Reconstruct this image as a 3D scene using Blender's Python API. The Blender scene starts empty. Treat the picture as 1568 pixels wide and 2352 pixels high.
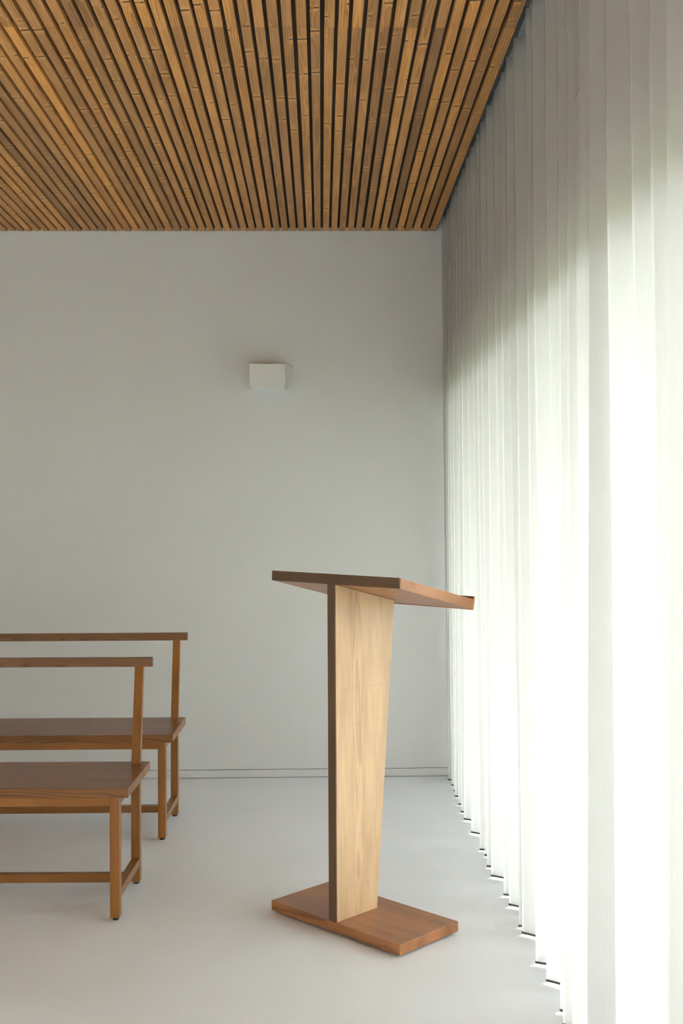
import bpy, bmesh, math, random
from mathutils import Vector, Matrix

C = bpy.context.scene.collection
S = bpy.context.scene
random.seed(11)

# ------------------------------------------------------------------ helpers
class MB:
    """collects polygons; every vertex carries a grain coordinate (metres) and a tone"""
    def __init__(self):
        self.v = []; self.f = []; self.g = []; self.t = []
    def hexa(self, p, grain=None, tone=0.5):
        b = len(self.v)
        self.v += [tuple(q) for q in p]
        self.g += grain if grain else [(0, 0, 0)] * 8
        self.t += [tone] * 8
        for q in ((0, 3, 2, 1), (4, 5, 6, 7), (0, 1, 5, 4), (1, 2, 6, 5), (2, 3, 7, 6), (3, 0, 4, 7)):
            self.f.append(tuple(b + i for i in q))
    def box(self, x0, x1, y0, y1, z0, z1, axis=0, pith=None, tone=0.5):
        pts = [(x0, y0, z0), (x1, y0, z0), (x1, y1, z0), (x0, y1, z0),
               (x0, y0, z1), (x1, y0, z1), (x1, y1, z1), (x0, y1, z1)]
        self.hexa(pts, grain_of(pts, axis, pith), tone)
    def cyl(self, cx, cy, z0, z1, r, n=20):
        b = len(self.v)
        for z in (z0, z1):
            for i in range(n):
                a = 2 * math.pi * i / n
                self.v.append((cx + r * math.cos(a), cy + r * math.sin(a), z)); self.g.append((0, 0, 0)); self.t.append(.5)
        self.f.append(tuple(b + i for i in reversed(range(n)))); self.f.append(tuple(b + n + i for i in range(n)))
        for i in range(n):
            j = (i + 1) % n
            self.f.append((b + i, b + j, b + n + j, b + n + i))
    def build(self, name, mat, parent=None, bevel=0.0, smooth=False):
        me = bpy.data.meshes.new(name)
        me.from_pydata(self.v, [], self.f); me.update()
        a = me.attributes.new('grain', 'FLOAT_VECTOR', 'POINT')
        a.data.foreach_set('vector', [c for q in self.g for c in q])
        a = me.attributes.new('tone', 'FLOAT', 'POINT')
        a.data.foreach_set('value', self.t)
        me.materials.append(mat)
        if smooth:
            me.polygons.foreach_set('use_smooth', [True] * len(me.polygons))
        o = bpy.data.objects.new(name, me); C.objects.link(o)
        if parent: o.parent = parent
        if bevel:
            m = o.modifiers.new('bevel', 'BEVEL'); m.width = bevel; m.segments = 2
            m.limit_method = 'ANGLE'; m.angle_limit = math.radians(40)
        return o

def grain_of(pts, axis, pith=None):
    """grain axis first, then the two cross axes; a random shift makes each board its own log"""
    if pith is None:
        pith = (random.uniform(.02, .09) * random.choice((-1, 1)), random.uniform(.01, .06))
    l0 = random.uniform(0, 40)
    c = [sum(q[i] for q in pts) / len(pts) for i in range(3)]
    o = [i for i in range(3) if i != axis]
    return [(q[axis] + l0, q[o[0]] - c[o[0]] + pith[0], q[o[1]] - c[o[1]] + pith[1]) for q in pts]

def empty(name, loc, rz, label, cat, group=None):
    o = bpy.data.objects.new(name, None); C.objects.link(o)
    o.location = loc; o.rotation_euler = (0, 0, rz); o.empty_display_size = .1
    tag(o, label, cat, group); return o
def tag(o, label, cat, group=None):
    o['label'] = label; o['category'] = cat
    if group: o['group'] = group
    return o
def structure(o, label=None):
    o['kind'] = 'structure'
    if label: o['label'] = label
    return o

# ------------------------------------------------------------------ materials
def new_mat(name):
    m = bpy.data.materials.new(name); m.use_nodes = True
    nt = m.node_tree
    for n in list(nt.nodes): nt.nodes.remove(n)
    out = nt.nodes.new('ShaderNodeOutputMaterial')
    return m, nt, out
class NT:
    def __init__(self, nt): self.nt = nt
    def n(self, t, **k):
        x = self.nt.nodes.new(t)
        for a, b in k.items(): setattr(x, a, b)
        return x
    def l(self, a, b): self.nt.links.new(a, b)
    def m(self, op, a, b=None, c=None, clamp=False):
        x = self.n('ShaderNodeMath', operation=op, use_clamp=clamp)
        for i, v in enumerate((a, b, c)):
            if v is None: continue
            if isinstance(v, (int, float)): x.inputs[i].default_value = v
            else: self.l(v, x.inputs[i])
        return x.outputs[0]
    def noise(self, vec, scale, detail=3, rough=.5, dims='3D'):
        x = self.n('ShaderNodeTexNoise', noise_dimensions=dims)
        x.inputs['Scale'].default_value = scale; x.inputs['Detail'].default_value = detail
        x.inputs['Roughness'].default_value = rough
        self.l(vec, x.inputs['Vector']); return x.outputs[0]
    def comb(self, a, b, c):
        x = self.n('ShaderNodeCombineXYZ')
        for i, v in enumerate((a, b, c)):
            if isinstance(v, (int, float)): x.inputs[i].default_value = v
            else: self.l(v, x.inputs[i])
        return x.outputs[0]
    def mix(self, f, a, b, mode='MIX'):
        x = self.n('ShaderNodeMix', data_type='RGBA', blend_type=mode)
        for s, v in ((x.inputs[0], f), (x.inputs[6], a), (x.inputs[7], b)):
            if isinstance(v, (int, float)): s.default_value = v
            elif isinstance(v, tuple): s.default_value = (*v, 1)
            else: self.l(v, s)
        return x.outputs[2]
    def ramp(self, f, stops, interp='LINEAR'):
        x = self.n('ShaderNodeValToRGB'); x.color_ramp.interpolation = interp
        e = x.color_ramp.elements
        while len(e) < len(stops): e.new(.5)
        for q, (p, c) in zip(e, stops):
            q.position = p; q.color = (c, c, c, 1) if isinstance(c, (int, float)) else (*c, 1)
        self.l(f, x.inputs[0]); return x.outputs[0]

def wood(name, early, late, knotc, spacing=.005, rough=.4, knots=1.0, tone_amp=.5, knot_rate=3.0, contrast=1.0, spec=.5, bump=.25):
    m, nt, out = new_mat(name); N = NT(nt)
    at = N.n('ShaderNodeAttribute', attribute_name='grain'); g = at.outputs['Vector']
    tn = N.n('ShaderNodeAttribute', attribute_name='tone').outputs['Fac']
    sp = N.n('ShaderNodeSeparateXYZ'); N.l(g, sp.inputs[0]); l, a, b = sp.outputs
    # knots: transverse marks along the board
    kv = N.n('ShaderNodeTexVoronoi', voronoi_dimensions='1D', feature='F1'); kv.inputs['Scale'].default_value = 1
    la = N.m('ADD', l, N.m('MULTIPLY', a, .12))
    N.l(N.m('MULTIPLY', la, knot_rate), kv.inputs['W'])
    kd = N.m('DIVIDE', kv.outputs['Distance'], knot_rate)             # metres from a knot
    ksep = N.n('ShaderNodeSeparateColor'); N.l(kv.outputs['Color'], ksep.inputs[0])
    kside = N.noise(N.comb(N.m('MULTIPLY', l, 7), N.m('MULTIPLY', a, 45), N.m('MULTIPLY', b, 45)), 1, 1)
    kon = N.ramp(kside, [(.44, 0), (.52, 1)])
    kon = N.m('MULTIPLY', kon, N.ramp(ksep.outputs[0], [(.25, 0), (.35, 1)]))
    # ring field
    w1 = N.noise(N.comb(N.m('MULTIPLY', l, 1.1), N.m('MULTIPLY', a, 5), N.m('MULTIPLY', b, 5)), 1, 2)
    w2 = N.noise(N.comb(N.m('MULTIPLY', l, 1.1), N.m('ADD', N.m('MULTIPLY', a, 5), 37.0), N.m('MULTIPLY', b, 5)), 1, 2)
    kb = N.m('MULTIPLY', N.m('POWER', 2.718, N.m('MULTIPLY', kd, -28.0)), N.m('MULTIPLY', kon, .008 * knots))
    aa = N.m('ADD', a, N.m('MULTIPLY', N.m('SUBTRACT', w1, .5), .05))
    bb = N.m('ADD', b, N.m('MULTIPLY', N.m('SUBTRACT', w2, .5), .05))
    r = N.m('SQRT', N.m('ADD', N.m('MULTIPLY', aa, aa), N.m('MULTIPLY', bb, bb)))
    r = N.m('ADD', r, kb)
    wob = N.noise(N.comb(N.m('MULTIPLY', l, 6), N.m('MULTIPLY', a, 40), N.m('MULTIPLY', b, 40)), 1, 2)
    r = N.m('ADD', r, N.m('MULTIPLY', N.m('SUBTRACT', wob, .5), .0035))
    ring = N.m('FRACT', N.m('DIVIDE', r, spacing))
    rg = N.ramp(ring, [(0, .1), (.45, .25), (.82, 1.0), (.93, .9), (1.0, .1)])
    amp = N.ramp(N.noise(N.comb(N.m('MULTIPLY', l, .5), N.m('MULTIPLY', a, 16), N.m('MULTIPLY', b, 16)), 1, 1), [(.3, .35), (.7, 1.0)])
    rg = N.m('MULTIPLY', N.m('MULTIPLY', rg, amp), contrast, clamp=True)
    col = N.mix(rg, early, late)
    # fibre streaks and broad patches
    fib = N.noise(N.comb(N.m('MULTIPLY', l, 9), N.m('MULTIPLY', a, 520), N.m('MULTIPLY', b, 520)), 1, 2)
    col = N.mix(.5, col, N.ramp(fib, [(.25, .72), (.75, 1.2)]), 'MULTIPLY')
    pat = N.noise(N.comb(N.m('MULTIPLY', l, 3.5), N.m('MULTIPLY', a, 18), N.m('MULTIPLY', b, 18)), 1, 3)
    col = N.mix(.6, col, N.ramp(pat, [(.3, .72), (.7, 1.25)]), 'MULTIPLY')
    # per board tone
    tv = N.m('ADD', N.m('MULTIPLY', N.m('SUBTRACT', tn, .5), tone_amp), 1.0)
    hs = N.n('ShaderNodeHueSaturation'); N.l(col, hs.inputs['Color']); N.l(tv, hs.inputs['Value'])
    N.l(N.m('ADD', N.m('MULTIPLY', N.m('SUBTRACT', tn, .5), .08), 1.0), hs.inputs['Saturation'])
    col = hs.outputs[0]
    # the knot itself: dark slit with a paler swelling round it
    swell = N.m('MULTIPLY', N.ramp(kd, [(0, 1), (.035, 0)]), N.m('MULTIPLY', kon, .55 * knots))
    col = N.mix(swell, col, tuple(min(1, c * 1.45) for c in early))
    slit = N.m('MULTIPLY', N.ramp(kd, [(0.002, 1), (.007, 0)]), N.m('MULTIPLY', kon, knots), clamp=True)
    col = N.mix(slit, col, knotc)
    bs = N.n('ShaderNodeBsdfPrincipled')
    N.l(col, bs.inputs['Base Color'])
    N.l(N.m('ADD', N.m('MULTIPLY', rg, -.08), rough + .04), bs.inputs['Roughness'])
    bs.inputs['Specular IOR Level'].default_value = spec
    hgt = N.m('ADD', N.m('MULTIPLY', rg, .35), N.m('ADD', N.m('MULTIPLY', fib, .3), N.m('SUBTRACT', N.m('MULTIPLY', swell, 3.0), N.m('MULTIPLY', slit, 3.0))))
    bp = N.n('ShaderNodeBump'); bp.inputs['Strength'].default_value = bump; bp.inputs['Distance'].default_value = .0012
    N.l(hgt, bp.inputs['Height']); N.l(bp.outputs[0], bs.inputs['Normal'])
    N.l(bs.outputs[0], out.inputs[0]); return m

def plain(name, col, rough=.6, metal=0.0, spec=.5, var=0.0, scale=3.0, bumps=0.0, bscale=200, specks=0.0):
    m, nt, out = new_mat(name); N = NT(nt)
    bs = N.n('ShaderNodeBsdfPrincipled')
    bs.inputs['Roughness'].default_value = rough; bs.inputs['Metallic'].default_value = metal
    bs.inputs['Specular IOR Level'].default_value = spec
    bs.inputs['Base Color'].default_value = (*col, 1)
    tc = N.n('ShaderNodeTexCoord').outputs['Object']
    if var:
        f = N.noise(tc, scale, 5, .6)
        lo = tuple(c * (1 - var) for c in col); hi = tuple(min(1, c * (1 + var)) for c in col)
        c = N.ramp(f, [(.3, lo), (.7, hi)])
        if specks:
            vo = N.n('ShaderNodeTexVoronoi'); vo.inputs['Scale'].default_value = 3.2; N.l(tc, vo.inputs['Vector'])
            c = N.mix(N.ramp(vo.outputs['Distance'], [(.008, specks), (.012, 0)]), c, (.12, .11, .09))
        N.l(c, bs.inputs['Base Color'])
        N.l(N.m('ADD', N.m('MULTIPLY', N.noise(tc, scale * 2.3, 3), .18), rough - .09), bs.inputs['Roughness'])
    if bumps:
        bp = N.n('ShaderNodeBump'); bp.inputs['Strength'].default_value = bumps; bp.inputs['Distance'].default_value = .001
        N.l(N.noise(tc, bscale, 2), bp.inputs['Height']); N.l(bp.outputs[0], bs.inputs['Normal'])
    N.l(bs.outputs[0], out.inputs[0]); return m

def cloth(name):
    m, nt, out = new_mat(name); N = NT(nt)
    at = N.n('ShaderNodeAttribute', attribute_name='grain').outputs['Vector']   # (along cloth, height, 0)
    sp = N.n('ShaderNodeSeparateXYZ'); N.l(at, sp.inputs[0]); s, h, _ = sp.outputs
    slub = N.noise(N.comb(N.m('MULTIPLY', s, 700), N.m('MULTIPLY', h, 14), 0), 1, 3, .6)
    weft = N.noise(N.comb(N.m('MULTIPLY', s, 30), N.m('MULTIPLY', h, 700), 3), 1, 2, .6)
    tex = N.m('ADD', N.m('MULTIPLY', slub, .75), N.m('MULTIPLY', weft, .25))
    ct = N.ramp(tex, [(.3, (.70, .695, .675)), (.7, (.82, .82, .81))])
    cd = N.ramp(tex, [(.3, (.50, .48, .445)), (.7, (.56, .54, .505))])
    # open weave: part of the daylight is scattered evenly, part keeps its direction as a broad forward lobe
    tr = N.n('ShaderNodeBsdfTranslucent'); N.l(ct, tr.inputs['Color'])
    fw = N.n('ShaderNodeBsdfRefraction', distribution='BECKMANN'); fw.inputs['Roughness'].default_value = .75; fw.inputs['IOR'].default_value = 1.2
    fw.inputs['Color'].default_value = (.95, .95, .95, 1)
    df = N.n('ShaderNodeBsdfDiffuse'); N.l(cd, df.inputs['Color'])
    tm = N.n('ShaderNodeMixShader'); tm.inputs[0].default_value = .5
    N.l(tr.outputs[0], tm.inputs[1]); N.l(fw.outputs[0], tm.inputs[2])
    mx = N.n('ShaderNodeMixShader'); mx.inputs[0].default_value = .52
    N.l(df.outputs[0], mx.inputs[1]); N.l(tm.outputs[0], mx.inputs[2])
    N.l(mx.outputs[0], out.inputs[0]); return m

def glass_mat(name):
    m, nt, out = new_mat(name); N = NT(nt)
    t = N.n('ShaderNodeBsdfTransparent'); t.inputs[0].default_value = (.94, .96, .95, 1)
    gl = N.n('ShaderNodeBsdfGlossy'); gl.inputs['Roughness'].default_value = .02
    fr = N.n('ShaderNodeFresnel'); fr.inputs[0].default_value = 1.5
    mx = N.n('ShaderNodeMixShader'); N.l(fr.outputs[0], mx.inputs[0])
    N.l(t.outputs[0], mx.inputs[1]); N.l(gl.outputs[0], mx.inputs[2]); N.l(mx.outputs[0], out.inputs[0]); return m

M_slat = wood('larch_slats', (.56, .285, .095), (.27, .10, .022), (.02, .011, .006), spacing=.0075, rough=.55, knots=1.0, tone_amp=.8, knot_rate=4.2, contrast=1.0, spec=.3, bump=.6)
M_bench = wood('stained_pine_bench', (.25, .100, .023), (.085, .029, .007), (.04, .016, .006), spacing=.0032, rough=.28, knots=.1, tone_amp=.6, knot_rate=1.5, contrast=.85, spec=.27, bump=.06)
M_post = wood('lit_pine_post', (.52, .345, .19), (.34, .205, .10), (.16, .07, .03), spacing=.0045, rough=.28, knots=.08, tone_amp=.2, knot_rate=4.0, contrast=.65, spec=.5, bump=.12)  # strong window light on the post side is put into this paler pine
M_edge_shade = wood('shaded_pine_edge', (.115, .059, .028), (.085, .042, .019), (.05, .02, .01), spacing=.003, rough=.5, knots=0, tone_amp=.1, knot_rate=1.0, contrast=.8, spec=.3, bump=.1)  # shade on the faces turned from the window, put into the colour
M_lect = wood('stained_pine_lectern', (.40, .155, .042), (.11, .036, .009), (.07, .028, .012), spacing=.009, rough=.30, knots=.3, tone_amp=.2, knot_rate=4.0, contrast=.95, spec=.5, bump=.12)
M_back = plain('dark_felt', (.045, .028, .015), .95)
M_wall = plain('wall_paint', (.66, .67, .66), .75, var=.012, scale=1.5, bumps=.12, bscale=420, spec=.3)
M_floor = plain('poured_resin_floor', (.84, .885, .935), .42, var=.02, scale=2.2, bumps=.05, bscale=30, specks=.5, spec=.4)
M_white = plain('white_lacquer', (.70, .71, .68), .45)
M_opal = plain('opal_diffuser', (.85, .85, .83), .3)
M_track = plain('track_aluminium', (.55, .58, .60), .35, metal=.6)
M_cloth = cloth('linen_voile')
M_hem = plain('hem_tape', (.10, .085, .065), .8)
M_rubber = plain('black_glide', (.012, .012, .012), .5)
M_frame = plain('window_frame_grey', (.10, .10, .10), .45)
M_glass = glass_mat('window_glass')
M_lawn = plain('lawn', (.13, .16, .07), .95, var=.3, scale=6)
M_pave = plain('terrace_concrete', (.50, .50, .48), .9, var=.06, scale=4)
M_blocker = plain('sky_blocker_stone', (.22, .23, .17), .9, var=.2, scale=3)  # for the unseen wall added outside to block sky

# ------------------------------------------------------------------ room shell
D, H = 5.92722, 2.91086          # back wall distance, underside of the slats
XL, XC, XW = -3.9, .626, .90     # left wall, ceiling edge, window wall inner face
YR = -5.5                        # wall behind the camera
HT = 3.03                        # soffit of the curtain recess
WE = 5.82                        # far end of the glazing
WZ = 2.08                        # head of the window

b = MB(); b.box(XL - .2, XW + .25, YR - .2, D + .2, -.12, 0); structure(b.build('floor', M_floor))
b = MB()
b.box(XL - .2, XW + .25, D, D + .2, .0462, HT + .2)
b.box(XL - .2, XW + .25, D + .014, D + .2, 0, .0462)
structure(b.build('wall_back', M_wall))
b = MB(); b.box(XL, XW, D + .0005, D + .0135, .0035, .0428); structure(b.build('baseboard_back', M_wall))
b = MB(); b.box(XL - .2, XL, YR - .2, D, 0, HT + .2); structure(b.build('wall_left', M_wall))
b = MB(); b.box(XL, XW + .25, YR - .2, YR, 0, HT + .2); structure(b.build('wall_front', M_wall))
b = MB()
b.box(XW, XW + .25, YR, D, WZ, HT + .2)
b.box(XW, XW + .25, WE, D, 0, WZ)
structure(b.build('wall_right', M_wall))

# ceiling: dark backing, recess over the curtain, two fields of wooden slats
b = MB(); b.box(XL, XC, YR, D, H + .02, HT + .2)
ceil = structure(b.build('ceiling', M_back))
b = MB(); b.box(XC, XW, YR, D, HT, HT + .2)
b.build('curtain_recess', M_white, ceil)
P, W0, X0, JY = .04375, .0312, .01675, 3.4886
for y0, y1 in ((JY + .0004, D - .004), (YR + .004, JY - .0004)):
    b = MB()
    k = 13
    while X0 + k * P > XL:
        x = X0 + k * P + random.uniform(-.0007, .0007)
        w = W0 + random.uniform(-.0006, .0006) + (.0045 if k == 13 else 0)
        z = H + random.uniform(-.0004, .0004)
        tone = min(1, max(0, random.gauss(.48, .25)))
        if random.random() < .5: pith = (random.uniform(-.012, .012), random.uniform(.012, .035))
        else: pith = (random.uniform(.03, .1) * random.choice((-1, 1)), random.uniform(-.02, .05))
        b.box(x, x + w, y0, y1, z, H + .0205, axis=1, pith=pith, tone=tone)
        k -= 1
    b.build('slat_panel', M_slat, ceil, bevel=.0008)

# window behind the curtain: grey frame, four glass panes
fr = MB(); ys = [YR + .05, -3.0, -.6, 1.9, 3.7, WE]
fr.box(XW + .06, XW + .13, ys[0], ys[-1], 0, .05); fr.box(XW + .06, XW + .13, ys[0], ys[-1], WZ - .05, WZ)
for y in ys: fr.box(XW + .06, XW + .13, y - .025 if y != ys[-1] else y - .05, y + .025 if y != ys[-1] else y, .05, WZ - .05)
win = structure(fr.build('window_1', M_frame))
for ya, yb in zip(ys, ys[1:]):
    b = MB(); b.box(XW + .09, XW + .098, ya + .02, yb - .02, .045, WZ - .045); b.build('glass_pane', M_glass, win)

# outside: terrace strip, lawn; overhang and end wall added to block the sky
b = MB(); b.box(XW + .25, XW + 3.0, -14, 16, -.2, -.03); structure(b.build('terrace', M_pave))
b = MB(); b.box(XW + 3.0, 40, -40, 45, -.25, -.06); structure(b.build('lawn', M_lawn))

b = MB(); b.box(XW + .25, XW + 1.75, 1.9, D + 1.2, 2.30, 2.50); structure(b.build('sky_blocker_eave', M_pave))  # unseen overhang, added to dim the upper part of the curtain
b = MB(); b.box(XW + .25, XW + 7, D + .5, D + .75, -.1, 4.6); structure(b.build('sky_blocker_wall', M_blocker))  # unseen wall, added to dim the curtain towards the far corner

# ------------------------------------------------------------------ curtains
def fold_table():
    near = [(2.143, 2.168), (2.252, 2.195), (2.402, 2.346), (2.604, 2.578), (2.792, 2.867), (2.908, 2.906), (3.023, 3.017),
            (3.139, 3.128), (3.302, 3.233), (3.515, 3.445), (3.626, 3.58), (3.857, 3.834), (3.999, 3.912), (4.15, 4.119),
            (4.31, 4.238), (4.485, 4.456), (4.659, 4.588), (4.81, 4.741), (4.962, 4.837), (5.125, 5.084), (5.298, 5.301),
            (5.448, 5.439), (5.572, 5.58), (5.719, 5.74), (5.86, 5.86)]
    k = .645 / .68
    return [(a * k, c * k) for a, c in near] + [(5.68, 5.68), (5.80, 5.80), (5.90, 5.90)]
XT = .643
CUR_END = 1.86                     # the curtain is drawn back from here on: bare glass behind the camera
def curtain(name, label, folds, amps, ybeg, yend, tail=None):
    """folds: (y at 1.95 m, y at 0.55 m) of each room-side crest, nearest first"""
    zs = [.014, .05, .12, .25, .4, .6, .8, 1.0, 1.2, 1.4, 1.6, 1.8, 2.0, 2.2, 2.4, 2.55, 2.68, 2.78, 2.86, 2.92, 2.955]
    NP = 18
    rows = []
    rnd = random.Random(name + str(len(folds)))
    jit = [(rnd.uniform(-.006, .006) + (max(0, f[1] - 5.5) * .055), rnd.uniform(-.35, .35), rnd.uniform(.88, 1.1)) for f in folds]
    for z in zs:
        t = (z - .55) / 1.4
        t = max(-.25, min(1.25, t))
        cy = [c + (a - c) * t for a, c in folds]
        row = []
        spread = 1.0 - .08 * max(0, min(1, (z - .3) / 2.6))
        # lead-in on the near side
        for i in range(len(cy)):
            x0 = XT + jit[i][0] * (1 - .6 * t)
            A = amps * jit[i][2] * spread
            if i + 1 < len(cy):
                y0, y1 = cy[i], cy[i + 1]
                x1 = XT + jit[i + 1][0] * (1 - .6 * t)
                A1 = A * min(1.0, .55 + (y1 - y0) / .3)
                for q in range(NP):
                    u = q / NP
                    c = .5 - .5 * math.cos(2 * math.pi * u)
                    xx = x0 + (x1 - x0) * u + A1 * c ** .85
                    # fuller crests: the cloth swings out sideways between crest and hollow
                    yy = y0 + (y1 - y0) * (u - .045 * math.sin(4 * math.pi * u))
                    xx += .004 * math.sin(z * 2.1 + i * 1.7 + u * 3) * (1 - c)* .5
                    row.append((xx, yy))
            else:
                row.append((x0, cy[i]))
        if tail:                                    # flat overlap behind the neighbouring panel (near side)
            pre = []
            yN = row[0][1]
            for q in range(10):
                u = q / 10
                pre.append((XT + .10 + .012 * math.sin(u * 9), yend + (yN - .05 - yend) * u))
            pre.append((XT + .06, yN - .035)); pre.append((XT + .02, yN - .014))
            row = pre + row
        row = [(x, min(y, ybeg)) for x, y in row]
        rows.append(row)
    b = MB(); n = len(rows[0])
    # cloth length along the lowest row as texture coordinate
    s = [0]
    for i in range(1, n):
        s.append(s[-1] + math.hypot(rows[6][i][0] - rows[6][i - 1][0], rows[6][i][1] - rows[6][i - 1][1]))
    for r, z in zip(rows, zs):
        for i, (x, y) in enumerate(r):
            b.v.append((x, y, z)); b.g.append((s[i], z, 0)); b.t.append(.5)
    for j in range(len(zs) - 1):
        for i in range(n - 1):
            b.f.append((j * n + i, j * n + i + 1, (j + 1) * n + i + 1, (j + 1) * n + i))
    o = b.build(name, M_cloth, smooth=True)
    tag(o, label, 'curtain', 'pleated linen curtains along the window')
    # weighted tape along the lower edge
    h = MB(); r = rows[0]
    for i, (x, y) in enumerate(r):
        p, q = r[max(0, i - 1)], r[min(n - 1, i + 1)]
        tx, ty = q[0] - p[0], q[1] - p[1]; L = math.hypot(tx, ty) or 1
        nx, ny = -ty / L * .0016, tx / L * .0016
        for (sx, sy, sz) in ((nx, ny, .0085), (nx, ny, .0145), (-nx, -ny, .0145), (-nx, -ny, .0085)):
            h.v.append((x + sx, y + sy, sz)); h.g.append((0, 0, 0)); h.t.append(.5)
    for i in range(n - 1):
        for k in range(4):
            k2 = (k + 1) % 4
            h.f.append((i * 4 + k, i * 4 + k2, i * 4 + 4 + k2, i * 4 + 4 + k))
    h.f.append((0, 1, 2, 3)); h.f.append(tuple((n - 1) * 4 + k for k in (3, 2, 1, 0)))
    hm = h.build('hem', M_hem, o); hm['label'] = 'dark weighted hem tape'
    return o
ft = fold_table()
far = ft[5:]
near = ft[:5]
y = near[0][0]
rr = random.Random(5)
while y > CUR_END + .2:
    d = rr.uniform(.12, .19); y -= d
    near.insert(0, (y, y + rr.uniform(-.03, .03)))
curtain('curtain', 'white pleated linen curtain reaching from the far wall corner to the seam beside the lectern', far, .115, D - .012, 2.635, tail=True)
curtain('curtain', 'white linen curtain with the widest pleats, nearest the camera at the right edge', near, .115, D - .012, CUR_END)
b = MB(); b.box(XT + .02, XT + .055, YR + .03, D - .01, 2.975, HT)
tag(b.build('curtain_track', M_track), 'slim grey curtain track in the recess above the curtains', 'curtain track')

# ------------------------------------------------------------------ lectern
LX, LY, LR = .23576, 3.45483, .79774
L, WD, BT, BG = .59493, .28785, .03325, .008
LH, TT, TL, DROP, TILT = 1.17787, .03406, .37071, .08596, .00784
PW, PD0, PD1, PO, TS = .03393, .1974, .2934, .27769, .00887
lect = empty('lectern', (LX, LY, 0), -LR, 'slim stained pine lectern with slanted top standing before the curtain', 'lectern')
# local x runs from the left corner (-L) to the near corner (0); local y runs towards the window
b = MB(); b.box(-L, 0, 0, WD, BG, BG + BT, axis=0, pith=(.004, -.02), tone=.25)
b.build('base_plate', M_lect, lect, bevel=.0012)
for x, y in ((-L + .03, .03), (-.035, .03), (-L + .03, WD - .03), (-.035, WD - .03)):
    b = MB(); b.cyl(x, y, 0, BG, .014); b.build('foot', M_rubber, lect)
sl = DROP / TL
def ztop(y): return LH - (y - TS) * sl
EB = .005                          # front strip of post and top, darkened to carry their shade
def post_piece(y0, y1a, y1b, name, mat, parent, tone):
    x0, x1 = -PO - PW, -PO
    p = [(x0, y0, BG + BT), (x1, y0, BG + BT), (x1, y1a, BG + BT), (x0, y1a, BG + BT),
         (x0, y0, ztop(y0) - TT), (x1, y0, ztop(y0) - TT), (x1, y1b, ztop(y1b) - TT), (x0, y1b, ztop(y1b) - TT)]
    p = [(x, y, z + (TILT * (-x / L) if i > 3 else 0) - (.0008 if i > 3 else 0)) for i, (x, y, z) in enumerate(p)]
    b = MB(); b.hexa(p, [(q[2] + 3.3, q[0] - x0 + .05, q[1] - .10) for q in p], tone)
    return b.build(name, mat, parent, bevel=.0008)
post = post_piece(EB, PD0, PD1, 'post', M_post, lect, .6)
post_piece(0, EB, EB, 'edge_shade_strip', M_edge_shade, post, .5)['label'] = 'narrow front strip of the post with shade in its colour'
ang = math.atan(sl); sn = math.sin(ang)
def top_piece(y0, y1, name, mat, parent, tone):
    tp = []
    for z_off, sh in ((-TT, -sn * TT), (0, 0)):
        for x, y in ((-L, y0), (0, y0), (0, y1), (-L, y1)):
            yy = y + (sh if y > TS + .1 else -.001 * (z_off < 0))
            tp.append((x, yy, ztop(yy) + z_off + TILT * (-x / L)))
    b = MB(); b.hexa(tp, [(q[0] + 5.1, q[1] - .12, q[2] - LH + .05) for q in tp], tone)
    return b.build(name, mat, parent, bevel=.0008)
top = top_piece(TS + EB, TS + TL, 'reading_top', M_lect, lect, .6)
top_piece(TS, TS + EB, 'edge_shade_strip', M_edge_shade, top, .5)['label'] = 'front edge of the top with shade in its colour'
e = TS + TL
lp = []
LT, LU = .0085, .010
for up in (0, 1):
    for x, yy in ((-L, 0), (0, 0), (0, LT), (-L, LT)):
        y = e + yy + (sn * LU if up else -sn * TT)
        z = ztop(e) + TILT * (-x / L) + (LU if up else -TT) - yy * sl
        lp.append((x, y, z))
b = MB(); b.hexa(lp, [(q[0] + 9.2, q[1] - .3, q[2] - 1.0) for q in lp], .5)
b.build('book_ledge', M_lect, lect, bevel=.0008)

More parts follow.
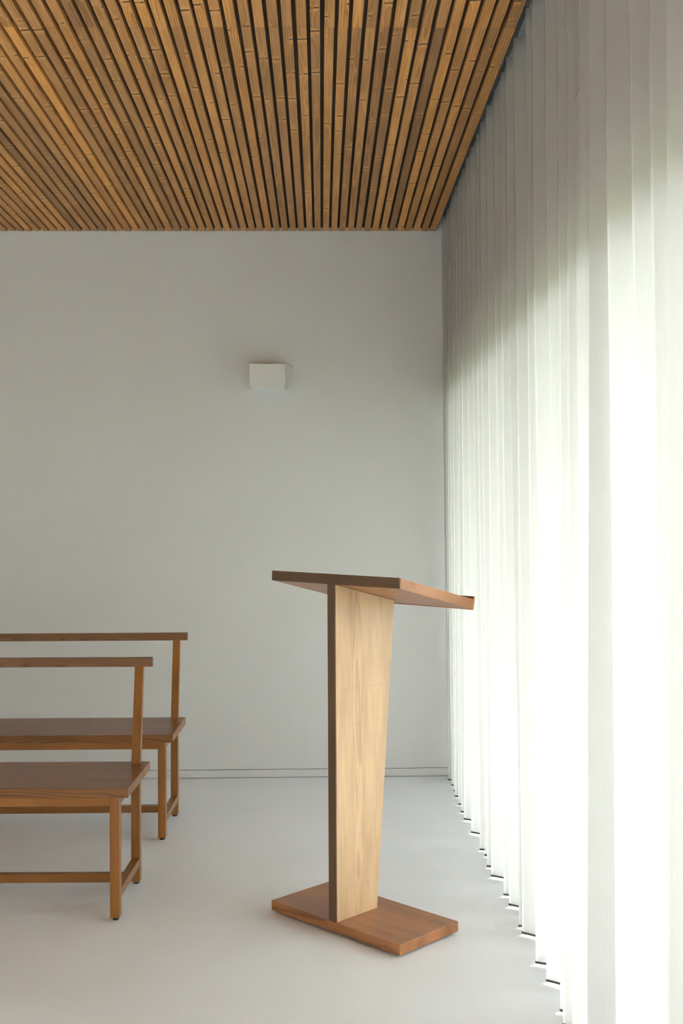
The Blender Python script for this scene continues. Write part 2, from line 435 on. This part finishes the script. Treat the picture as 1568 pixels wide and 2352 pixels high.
# ------------------------------------------------------------------ benches
def make_bench(label):
    bl = 1.9                                           # length between the outer faces of the legs
    sd, st, lw, ld, oh, lb, ft_ = .43174, .03215, .03245, .03807, .03066, .3818, .010
    rh, rt, rd, lean, roh, ab, sz, ssz, sh = .83862, .03499, .0207, .08685, .03424, .38841, .09858, .03026, .45
    t = empty('bench', (0, 0, 0), 0, label, 'bench', 'backrest benches at the left')
    b = MB(); b.box(-bl - oh, oh, 0, sd, sh - st, sh, 0, (.02, .06), .30); b.build('seat', M_bench, t, .001)
    for x in (-lw, -bl):
        b = MB(); b.box(x, x + lw, 0.0005, ld, ft_, sh - st, 2, None, .62); l1 = b.build('leg', M_bench, t, .001)
        # rear leg runs up through the seat and leans back to carry the rail
        b = MB(); p = (random.uniform(.03, .08), .03)
        b.box(x, x + lw, lb, lb + ld, ft_, sh - st, 2, p, .55); l2 = b.build('leg', M_bench, t, .001)
        pts = [(x, lb, sh - st), (x + lw, lb, sh - st), (x + lw, lb + ld, sh - st), (x, lb + ld, sh - st),
               (x, lb + lean, rh - rt), (x + lw, lb + lean, rh - rt), (x + lw, lb + lean + .028, rh - rt), (x, lb + lean + .028, rh - rt)]
        b = MB(); b.hexa(pts, grain_of(pts, 2), .6); b.build('back_post', M_bench, t, .001)
        for leg, cy in ((l1, ld / 2), (l2, lb + ld / 2)):
            b = MB(); b.cyl(x + lw / 2, cy, 0, ft_, .0105); b.build('glide', M_rubber, leg)['label'] = 'black round glide'
        b = MB(); b.box(x + .002, x + lw - .001, ld, lb, sz - ssz, sz, 1, None, .4); b.build('side_stretcher', M_bench, t, .001)
        b = MB(); b.box(x + .004, x + lw - .002, ld, lb, ab, sh - st, 1, None, .5); b.build('apron', M_bench, t, .001)
    b = MB(); b.box(-bl + lw, -lw, .002, .024, ab, sh - st, 0, (.05, .03), .8); b.build('apron', M_bench, t, .001)
    b = MB(); b.box(-bl + lw, -lw, lb + .012, lb + .034, ab, sh - st, 0, (.05, .03), .5); b.build('apron', M_bench, t, .001)
    jm = (lb + ld) / 2 - ssz / 2
    b = MB(); b.box(-bl + lw - .002, -lw + .002, jm, jm + ssz, sz - ssz, sz - .0004, 0, (.03, .05), .35); b.build('long_stretcher', M_bench, t, .001)
    b = MB(); b.box(-bl - roh, roh, lb + lean - .0005, lb + lean + .0275, rh - rt, rh, 0, (.06, .02), .12); b.build('back_rail', M_bench, t, .001)
    return t
b1 = make_bench('nearer of the two stained wooden benches with a thin back rail')
b1.location = (-.69293, 3.80907, 0); b1.rotation_euler.z = -.0182
b2 = b1.copy(); C.objects.link(b2)
b2['label'] = 'farther stained wooden bench, behind the other and closer to the grey wall'
b2.location = (-.67062, 4.77079, 0); b2.rotation_euler.z = -.00849
for ch in list(b1.children):
    c = ch.copy(); C.objects.link(c); c.parent = b2
    for gch in ch.children:
        d = gch.copy(); C.objects.link(d); d.parent = c

# ------------------------------------------------------------------ wall light
AX, AZ, AW, AH, AD = -.37132, 2.06272, .18592, .12095, .12868
lamp = empty('wall_light', (AX + AW / 2, D, AZ), 0, 'small white box-shaped light fitting high on the grey wall', 'wall light')
w2, th = AW / 2, .003
b = MB()
b.box(-w2, w2, -AD, -AD + th, 0, AH); b.box(-w2, -w2 + th, -AD + th, -.001, 0, AH); b.box(w2 - th, w2, -AD + th, -.001, 0, AH)
b.build('housing', M_white, lamp, .0006)
b = MB(); b.box(-w2 + th, w2 - th, -.006, -.001, .001, AH - .001); b.build('back_plate', M_white, lamp)
b = MB(); b.box(-w2 + th, w2 - th, -AD + th, -.006, AH * .45, AH * .55); b.build('diffuser', M_opal, lamp)

# ------------------------------------------------------------------ daylight
wd = bpy.data.worlds.new('overcast_sky'); S.world = wd; wd.use_nodes = True
nt = wd.node_tree
for n in list(nt.nodes): nt.nodes.remove(n)
N = NT(nt)
o = N.n('ShaderNodeOutputWorld'); bg = N.n('ShaderNodeBackground')
tc = N.n('ShaderNodeTexCoord').outputs['Generated']
sp = N.n('ShaderNodeSeparateXYZ'); N.l(tc, sp.inputs[0])
c = N.ramp(sp.outputs[2], [(.0, (.90, .94, 1.0)), (.35, (.93, .965, 1.0)), (1.0, (.95, .98, 1.0))])
N.l(c, bg.inputs[0]); bg.inputs[1].default_value = 30.0
N.l(bg.outputs[0], o.inputs[0])

# ------------------------------------------------------------------ camera
F, YAW, PIT, ROL, HC = 2554.19151, .01812, .01049, .00518, 1.34756
cy_, sy_, cp_, sp_, cr_, sr_ = math.cos(YAW), math.sin(YAW), math.cos(PIT), math.sin(PIT), math.cos(ROL), math.sin(ROL)
r0 = Vector((cy_, -sy_, 0)); fw = Vector((cp_ * sy_, cp_ * cy_, sp_)); u0 = Vector((-sp_ * sy_, -sp_ * cy_, cp_))
R = cr_ * r0 - sr_ * u0; U = sr_ * r0 + cr_ * u0
cam = bpy.data.cameras.new('camera'); co = bpy.data.objects.new('camera', cam); C.objects.link(co)
m = Matrix(((R.x, U.x, -fw.x, 0), (R.y, U.y, -fw.y, 0), (R.z, U.z, -fw.z, HC), (0, 0, 0, 1)))
co.matrix_world = m
cam.sensor_fit = 'VERTICAL'; cam.sensor_height = 36.0; cam.sensor_width = 24.0
cam.lens = F / 2352 * 36.0; cam.clip_start = .05
S.camera = co

S.view_settings.view_transform = 'Standard'; S.view_settings.look = 'None'
S.view_settings.gamma = 1.0; S.view_settings.use_curve_mapping = False
S.view_settings.exposure = 0.0
S.cycles.max_bounces = 16; S.cycles.diffuse_bounces = 10; S.cycles.transparent_max_bounces = 16
S.cycles.use_denoising = True
